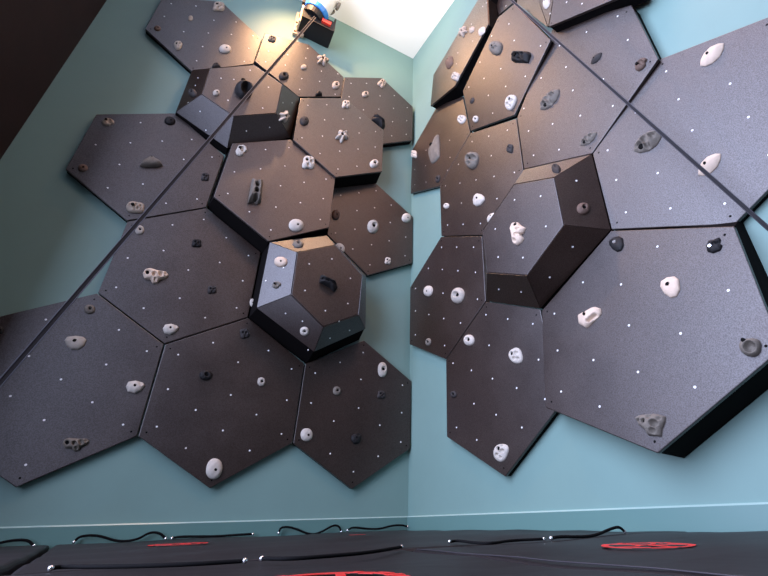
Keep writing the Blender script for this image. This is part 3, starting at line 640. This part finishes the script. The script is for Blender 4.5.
def make_hold(i, spec):
    key, x, y, w, h, ang, form, mk, label = spec
    p0, nrm, n, _ = SURF[key]
    big = max(w, h)
    NT, NRG = (72, 20) if big > 17 else (48, 14) if big > 9 else (36, 10)
    a = math.radians(ang); ca, sa = math.cos(a), math.sin(a)
    pform = 'leaf' if form == 'pitleaf' else form
    # real size from the surface the hold sits on
    def up(px, py, off=0): return on_plane(px, py, p0+nrm*off, nrm)
    c0 = up(x, y)
    def loc(u, v): return (x+(u*w/2*ca-v*h/2*sa), y-(u*w/2*sa+v*h/2*ca))
    ex = (up(*loc(1, 0))-up(*loc(-1, 0)))/2; ey = (up(*loc(0, 1))-up(*loc(0, -1)))/2
    size = math.sqrt(max(1e-9, ex.cross(ey).length))
    H = size*RISE.get(form, .5)
    c = up(x, y, H*.35)-nrm*H*.35
    rnd = random.Random(100+i)
    ph = [rnd.uniform(0, 6.28) for _ in range(3)]
    pits = list(PITS.get(form, []))
    bx, by = BOLT.get(form, (-.3, .2) if form not in ('pocket', 'star', 'pitleaf') else PITS[form][0][:2])
    if form in ('dome', 'bowl', 'wedge', 'split', 'leaf', 'drop', 'half_up', 'moon'): pits.append((bx, by, .17, .35))
    def hgt(u, v, rho):
        base = (1-rho**2.4)
        base = max(0, base)**.55
        if form == 'leaf' or form == 'pitleaf': base = max(0, 1-rho**1.7)**.8
        if form == 'fins': base = min(1, base*1.25)*(1 if u < -.2 or u > .45 else .95)
        if form == 'blade': base *= .55+.45*max(0, min(1, .5-u*.5+.2*v))
        if form == 'slab': base = min(1, base*1.3)*(.75+.25*v)
        if form == 'moon': base *= 1.05-.35*v
        z = base
        for pit in pits:
            r, d = pit[-2:]; px, py = pit[:2]
            if len(pit) == 6:      # a slot
                ax_, ay_ = pit[2]-px, pit[3]-py
                k_ = max(0, min(1, ((u-px)*ax_+(v-py)*ay_)/(ax_*ax_+ay_*ay_))); px += ax_*k_; py += ay_*k_
            q = math.hypot((u-px)*(w/big), (v-py)*(h/big))/(r*(math.sqrt(w*h)/big))
            if q < 1.25:
                z -= d*max(0, 1-q**3) if q < 1 else 0
                if 1 <= q: z += .05*(1.25-q)/.25*base
        z += .035*base*(math.sin(5*u+ph[0])*math.cos(4*v+ph[1])+.6*math.sin(9*u-7*v+ph[2]))
        return max(z, .03 if rho < 1 else 0)
    bm = bmesh.new(); rings = []
    for k in range(1, NRG+1):
        rho = (k/NRG)**.85; rg = []
        for j in range(NT):
            t = 2*math.pi*j/NT; r = outline(pform, t)
            if r is None: r = poly_r(t, POLY[pform])
            u, v = rho*r*math.cos(t), rho*r*math.sin(t)
            z = hgt(u, v, rho) if k < NRG else 0
            rg.append(bm.verts.new(W(c+ex*u+ey*v+nrm*(z*H+.004))))
        rings.append(rg)
    cv = bm.verts.new(W(c+nrm*(hgt(0, 0, 0)*H+.004)))
    for j in range(NT): bm.faces.new((cv, rings[0][j], rings[0][(j+1) % NT]))
    for a_, b_ in zip(rings, rings[1:]):
        for j in range(NT): bm.faces.new((a_[j], b_[j], b_[(j+1) % NT], a_[(j+1) % NT]))
    low = [bm.verts.new(W(c+(ex*1)*0+((p-c) if False else Vector())) ) for p in []]
    # flat back on the panel
    back = [bm.verts.new(Vector(v.co)-(nrm*.004*S)) for v in rings[-1]]
    for j in range(NT): bm.faces.new((rings[-1][j], back[j], back[(j+1) % NT], rings[-1][(j+1) % NT]))
    bm.faces.new(list(reversed(back)))
    t = thing('climbing_hold', W(c), label, 'climbing hold', 'climbing holds bolted to the panels')
    body = obj('grip', bm, M[mk], t, smooth=True)
    # bolt in its hole
    if big > 6:
        br = min(.03, size*.22)
        z = hgt(bx, by, min(.9, math.hypot(bx, by)))
        bb = bmesh.new(); P = c+ex*bx+ey*by+nrm*(z*H-.004)
        add_cyl(bb, W(P), nrm, br*S, .02*S, 12)
        chrome = label.find('chrome') >= 0 or (mk in ('charcoal', 'black') and form in ('split',))
        o = obj('bolt', bb, M['rivet'] if chrome else M['screw'], t)
    return t
for i, sp in enumerate(HOLDS): make_hold(i, sp)

# ------------------------------------------------------------ crash mats
ZT = ZM
def mat_box(x0, x1, y0, y1, quad=None):
    bm = bmesh.new()
    q = quad or [(x0, y0), (x1, y0), (x1, y1), (x0, y1)]
    top = [Vector((x, y, ZT)) for x, y in q]; bot = [Vector((x, y, -ZOFF+.002)) for x, y in q]
    add_prism(bm, [W(p) for p in top], [W(p) for p in bot])
    bmesh.ops.subdivide_edges(bm, edges=[e for e in bm.edges if e.calc_length() > .2], cuts=24, use_grid_fill=True)
    for v in bm.verts:
        if v.co.z > (ZT+ZOFF)*S-.001:
            X, Y = v.co.x, v.co.y
            v.co.z += .0022*math.sin(X*9+Y*5)+.0018*math.sin(Y*17-X*6+1)-.002
    return bm
def crash_mat(name, quad, label):
    cx = sum(p[0] for p in quad)/4; cy = sum(p[1] for p in quad)/4
    t = thing('crash_mat', W(Vector((cx, cy, -ZOFF))), label, 'crash mat', 'crash mats on the floor')
    o = obj('vinyl_cover', mat_box(0, 0, 0, 0, quad), M['vinyl'], t, smooth=False); bevel(o, .012, 3)
    return t
def floor_at(x, y, dz=0):
    r = ray(x, y); return CAM+r*((ZT+dz-CAM.z)/r.z)
def handle(parent, pts, r, rv):
    bm = bmesh.new()
    # smooth the path
    P = pts
    for _ in range(3):
        Q = [P[0]]
        for a, b in zip(P, P[1:]): Q += [a*.75+b*.25, a*.25+b*.75]
        Q.append(P[-1]); P = Q
    add_tube(bm, [W(p) for p in P], r*S, 8)
    o = obj('carry_cord', bm, M['cord'], parent, smooth=True)
    for e, nx in ((P[0], P[3]), (P[-1], P[-4])):
        bb = bmesh.new(); d = (e-nx).normalized()
        bmesh.ops.create_uvsphere(bb, u_segments=10, v_segments=6, radius=rv*S)
        for v in bb.verts: v.co += W(e+d*rv*.6)
        rr = bpy.data.meshes.new('rivet'); bb.to_mesh(rr); bb.free(); rr.materials.append(M['rivet'])
        rr.polygons.foreach_set('use_smooth', [True]*len(rr.polygons))
        ro = bpy.data.objects.new('rivet', rr); C.objects.link(ro); ro.parent = o
        ro.matrix_parent_inverse = (Matrix.Translation(-Vector(parent.location))).inverted() if False else Matrix.Translation(-Vector(parent.location))
        ro.matrix_parent_inverse = Matrix.Identity(4)
    return o
YS = -3.74; XC = -1.9
XL = floor_at(8, 573).x
mats_ = {
 'M1': crash_mat('', [(XS+.03, -.035), (-3.62, -.035), (XL-.05, YS+.02), (XS+.03, YS+.02)], 'black crash mat at the far left along the left wall'),
 'M2': crash_mat('', [(-3.58, -.035), (-.06, -.035), (.25, YS+.02), (XL+.0, YS+.02)], 'long black crash mat filling the room corner along the left wall'),
 'M4': crash_mat('', [(-6.2, YS-.02), (XC-.01, YS-.02), (XC-.01, -7.3), (-6.2, -7.3)], 'black crash mat nearest the camera, with the largest red emblem'),
 'M3': crash_mat('', [(XC+.01, YS-.02), (.28, YS-.02), (.6, -7.3), (XC+.01, -7.3)], 'black crash mat beside the right wall with a red ring emblem'),
}
for mk_, a_, b_ in (('M3', (XC+.03, YS-.05), (XC+.03, -7.2)), ('M4', (-6.1, YS-.04), (XC-.05, YS-.04))):
    bm = bmesh.new(); add_tube(bm, [W(Vector((*a_, ZT-.002))+(Vector((*b_, ZT-.002))-Vector((*a_, ZT-.002)))*k/20+UP*.0015*math.sin(k*2.1)) for k in range(21)], .0022*S, 6)
    o = obj('piping', bm, M['piping'], mats_[mk_], smooth=True); o['label'] = 'grey piping along the seam'
def backcord(mt, pts):   # cords that stand up along the back edge of the mat
    handle(mats_[mt], [on_plane(x, y, Vector((0, -.07, 0)), NL) for x, y in pts], .011, .015)
backcord('M1', [(-30,549),(-8,545),(12,540),(28,540),(33,545)])
backcord('M2', [(75,541),(80,536),(98,535),(118,542),(137,540),(150,532),(160,533),(165,538)])
backcord('M2', [(173,538),(180,536.5),(215,536.5),(235,535),(252,534)])
backcord('M2', [(279,532),(281,527),(292,527),(310,535),(320,533),(333,525),(339,526),(341,531)])
backcord('M2', [(348,530),(353,527),(368,529),(380,529),(392,525.5),(402,525),(407,526.5)])
def topcord(mt, pts, r=.02): handle(mats_[mt], [floor_at(x, y, .012) for x, y in pts], r, .0085)
topcord('M4', [(52,568),(62,566.5),(100,567),(180,565),(243,561)], .006)
topcord('M4', [(263,558.5),(290,559),(330,556),(370,552.5),(401,547)], .006)
topcord('M3', [(450,541.5),(458,540.5),(475,543),(492,543.5),(510,540.5),(543,539)], .006)
def liftcord(mt, pts):
    y0 = YS
    handle(mats_[mt], [on_plane(x, y, Vector((0, y0, 0)), Vector((0, 1, 0))) for x, y in pts], .008, .011)
liftcord('M3', [(552,538),(560,536.5),(580,537),(596,535.5),(610,529),(619,526.5),(624,531)])
def emblem(mt, ctr, r, rot=0, kind='ring'):
    bm = bmesh.new(); zz_ = ZT+.0055
    def flat(pts):
        bm.faces.new([bm.verts.new(W(Vector((ctr.x+px*math.cos(rot)-py*math.sin(rot), ctr.y+px*math.sin(rot)+py*math.cos(rot), zz_)))) for px, py in pts])
    n = 48
    if kind == 'ring':
        for k in range(n):
            a, b = 2*math.pi*k/n, 2*math.pi*(k+1)/n
            flat([(r*math.cos(a), r*math.sin(a)), (r*math.cos(b), r*math.sin(b)), (.84*r*math.cos(b), .84*r*math.sin(b)), (.84*r*math.cos(a), .84*r*math.sin(a))])
        def stroke(pts, w):
            for (ax, ay), (bx, by) in zip(pts, pts[1:]):
                dx, dy = bx-ax, by-ay; l = math.hypot(dx, dy); nx, ny = -dy/l*w, dx/l*w
                flat([(r*(ax+nx), r*(ay+ny)), (r*(bx+nx), r*(by+ny)), (r*(bx-nx), r*(by-ny)), (r*(ax-nx), r*(ay-ny))])
        stroke([(-.62,.6),(-.3,.18),(0,-.02),(.35,-.12),(.85,-.1)], .06)
        stroke([(-.7,-.5),(-.35,-.3),(0,-.02),(.25,.3),(.3,.8)], .06)
        stroke([(0,-.02),(.2,-.4),(.15,-.86)], .05)
    else:
        flat([(-r, -r*.35), (r, -r*.35), (r, r*.35), (-r, r*.35)])
    o = obj('red_emblem', bm, M['red'], mats_[mt]); 
    o['label'] = 'red ring emblem with crossing strokes' if kind == 'ring' else 'small red tag'
    sm = o.modifiers.new('thick', 'SOLIDIFY'); sm.thickness = .0006
emblem('M3', floor_at(647.5, 546.8), .165, .6)
emblem('M2', floor_at(178.5, 544.9), .185, .2)
emblem('M4', floor_at(322, 585), .185, -.2)
emblem('M2', floor_at(357.5, 535.3), .07, 0, 'tag')

# ------------------------------------------------------------ belay device, bracket and straps
A0 = on_wall(297, 33, NL, .03); A1 = on_wall(327, 46.5, NL, .03)
xl, xr, zb = A0.x, A1.x, (A0.z+A1.z)/2
t = thing('bracket_box', W(Vector(((xl+xr)/2, 0, zb))), 'black box bracket with a birch plywood side carrying the belay device', 'bracket')
bm = bmesh.new(); box(bm, W(Vector(((xl+xr)/2, -.206, zb+.03))), Vector(((xr-xl)/2*S, 0, 0)), Vector((0, .204*S, 0)), Vector((0, 0, .03*S))); obj('bottom_plate', bm, M['blackmetal'], t)
bm = bmesh.new(); box(bm, W(Vector(((xl+xr)/2, -.405, zb+.16))), Vector(((xr-xl)/2*S, 0, 0)), Vector((0, .012*S, 0)), Vector((0, 0, .16*S))); obj('front_plate', bm, M['blackmetal'], t)
bm = bmesh.new(); box(bm, W(Vector((xr+.015, -.22, zb+.22))), Vector((.015*S, 0, 0)), Vector((0, .205*S, 0)), Vector((0, 0, .22*S))); obj('side_plate', bm, M['blackmetal'], t)
bm = bmesh.new(); box(bm, W(Vector((xl-.015, -.16, zb+.30))), Vector((.018*S, 0, 0)), Vector((0, .155*S, 0)), Vector((0, 0, .32*S))); o = obj('plywood_side', bm, M['ply'], t); bevel(o, .004); o['label'] = 'birch plywood side plate'
bm = bmesh.new(); add_cyl(bm, W(Vector((xl+.0, -.24, zb+.40))), Vector((1, 0, 0)), .13*S, .16*S, 24); o = obj('plywood_roller', bm, M['ply'], t); o['label'] = 'round plywood block'
q = [on_wall(x, y, NL, .07) for x, y in ((297.3,11.5),(309,17),(303.5,36),(292.8,32.3))]
bm = bmesh.new(); add_prism(bm, [W(p) for p in q], [W(p-NL*.06) for p in q]); o = obj('backing_board', bm, M['ply'], t); bevel(o, .003); o['label'] = 'birch plywood backing board'
for x, y in ((296.5,22.5),(294.8,31)):
    bm = bmesh.new(); add_cyl(bm, W(on_wall(x, y, NL, .07)), NL, .02*S, .012*S, 10); obj('bolt', bm, M['screw'], t)
for dy, dz in ((.1,.1),(.1,.5),(.24,.2)):
    bm = bmesh.new(); add_cyl(bm, W(Vector((xl-.045, -dy, zb+dz))), Vector((1, 0, 0)), .02*S, .02*S, 10); obj('bolt', bm, M['screw'], t)
dc = on_wall(319.5, 7.5, NL, .45)
t = thing('auto_belay_device', W(dc), 'white and blue auto belay device mounted high on the left wall under the ceiling', 'auto belay')
ax = Vector((.28, -.35, .9)).normalized()
def D(s, px=0, py=0): 
    tx = Vector((1, 0, 0)); tx = (tx-ax*tx.dot(ax)).normalized(); ty = ax.cross(tx)
    return dc+ax*s+tx*px+ty*py
bm = bmesh.new(); add_cyl(bm, W(D(-.1)), ax, .24*S, .6*S, 32, .22*S); o = obj('housing', bm, M['alloy'], t); bevel(o, .02, 3)
for p in o.data.polygons: p.use_smooth = len(p.vertices) == 4
bm = bmesh.new(); add_cyl(bm, W(D(-.2)), ax, .235*S, .11*S, 32, .26*S); o = obj('blue_band', bm, M['blue'], t); bevel(o, .008); o['label'] = 'blue plastic band'
bm = bmesh.new(); add_cyl(bm, W(D(-.32)), ax, .2*S, 0.13*S, 24, .215*S); o = obj('nozzle_guard', bm, M['blackmetal'], t)
for k in range(5):
    an = math.radians(40+k*36)
    bm = bmesh.new(); box(bm, W(D(-.145, .255*math.cos(an), .255*math.sin(an))), Vector((.05*S, 0, 0)), Vector((0, .03*S, 0)), Vector((0, 0, .05*S))); o = obj('buffer_pad', bm, M['alloy'] if k % 2 else M['blackmetal'], t); bevel(o, .003)
for px, py, s in ((.17,.17,.25),(-.09,.23,.3),(.24,-.02,.3)):
    bm = bmesh.new(); add_cyl(bm, W(D(s, px, py)), (D(s, px*1.6, py*1.6)-D(s, 0, 0)), .085*S, .05*S, 16); o = obj('cover_cap', bm, M['grey'], t); bevel(o, .004)
bm = bmesh.new(); box(bm, W(on_wall(326, 23.5, NL, .42)), Vector((.09*S, 0, 0)), Vector((0, .05*S, 0)), Vector((0, 0, .05*S))); o = obj('red_tag', bm, M['redplastic'], t); o['label'] = 'red warning tag'
bm = bmesh.new()
for s0, s1, px, py in ((-.1,.4,-.12,.24),(-.1,.4,.12,.23)):
    add_tube(bm, [W(D(s0, px, py)), W(D((s0+s1)/2, px*1.05, py*1.05)), W(D(s1, px, py))], .018*S, 8)
obj('cable_guide', bm, M['blackmetal'], t, smooth=True)

def strap(name, A, B, w, face, label):
    """flat doubled webbing from A to B"""
    d = (B-A).normalized(); s = d.cross(face).normalized(); f = s.cross(d).normalized()
    t = thing(name, W(A), label, 'strap', 'auto belay straps')
    bm = bmesh.new(); box(bm, W((A+B)/2), d*((B-A).length/2*S), s*(w*.5*S), f*(.004*S)); obj('webbing', bm, M['strap'], t)
    bm = bmesh.new()
    for k in (-1, 1): add_tube(bm, [W(A+s*k*w*.42+f*.004), W(B+s*k*w*.42+f*.004)], w*.1*S, 6)
    o = obj('stitched_edge', bm, M['strapedge'], t, smooth=True)
    return t
A = on_wall(315, 17, NL, .62)
B = CAM+ray(0, 383)*3.2; d = (B-A); B = A+d*((ZT+.02-A.z)/d.z)
strap('belay_strap', A, B, .044, (CAM-B), 'long black webbing strap running diagonally from the belay device across the left wall')
A = on_wall(500, -10, NR, .85); B = on_wall(746, 208.5, NR, .32); d = B-A; A = A-d*.12; B = B+d*.16
strap('belay_strap', A, B, .029, (CAM-(A+B)/2), 'black webbing strap crossing the panels of the right wall to the right edge')

# ------------------------------------------------------------ light
def area(name, loc, tgt, sx, sy, power, col, spread=None):
    l = bpy.data.lights.new(name, 'AREA'); l.shape = 'RECTANGLE'; l.size = sx*S; l.size_y = sy*S; l.energy = power; l.color = col
    o = bpy.data.objects.new(name, l); C.objects.link(o); o.location = W(Vector(loc))
    o.rotation_euler = (W(Vector(tgt))-W(Vector(loc))).to_track_quat('-Z', 'Y').to_euler()
    if spread: l.spread = math.radians(spread)
    return o
def point(name, loc, power, col, r):
    l = bpy.data.lights.new(name, 'POINT'); l.energy = power; l.color = col; l.shadow_soft_size = r
    o = bpy.data.objects.new(name, l); C.objects.link(o); o.location = W(Vector(loc)); return o
lights()
w = bpy.data.worlds.new('daylight'); bpy.context.scene.world = w; w.use_nodes = True
w.node_tree.nodes['Background'].inputs[0].default_value = (*WORLD_COL, 1)
w.node_tree.nodes['Background'].inputs[1].default_value = WORLD_STR

# ------------------------------------------------------------ camera
cam = bpy.data.cameras.new('camera'); co = bpy.data.objects.new('camera', cam); C.objects.link(co)
cam.sensor_fit = 'HORIZONTAL'; cam.sensor_width = 36; cam.lens = F/768*36
cam.shift_x = (384-CX)/768; cam.shift_y = (CY-288)/768
cam.clip_start = .01; cam.clip_end = 60
co.location = W(CAM); co.rotation_euler = ROT.to_euler()
sc = bpy.context.scene; sc.camera = co
sc.view_settings.view_transform = 'Standard'; sc.view_settings.look = 'None'
sc.view_settings.gamma = 1; sc.view_settings.exposure = EXPOSURE
sc.view_settings.use_curve_mapping = False
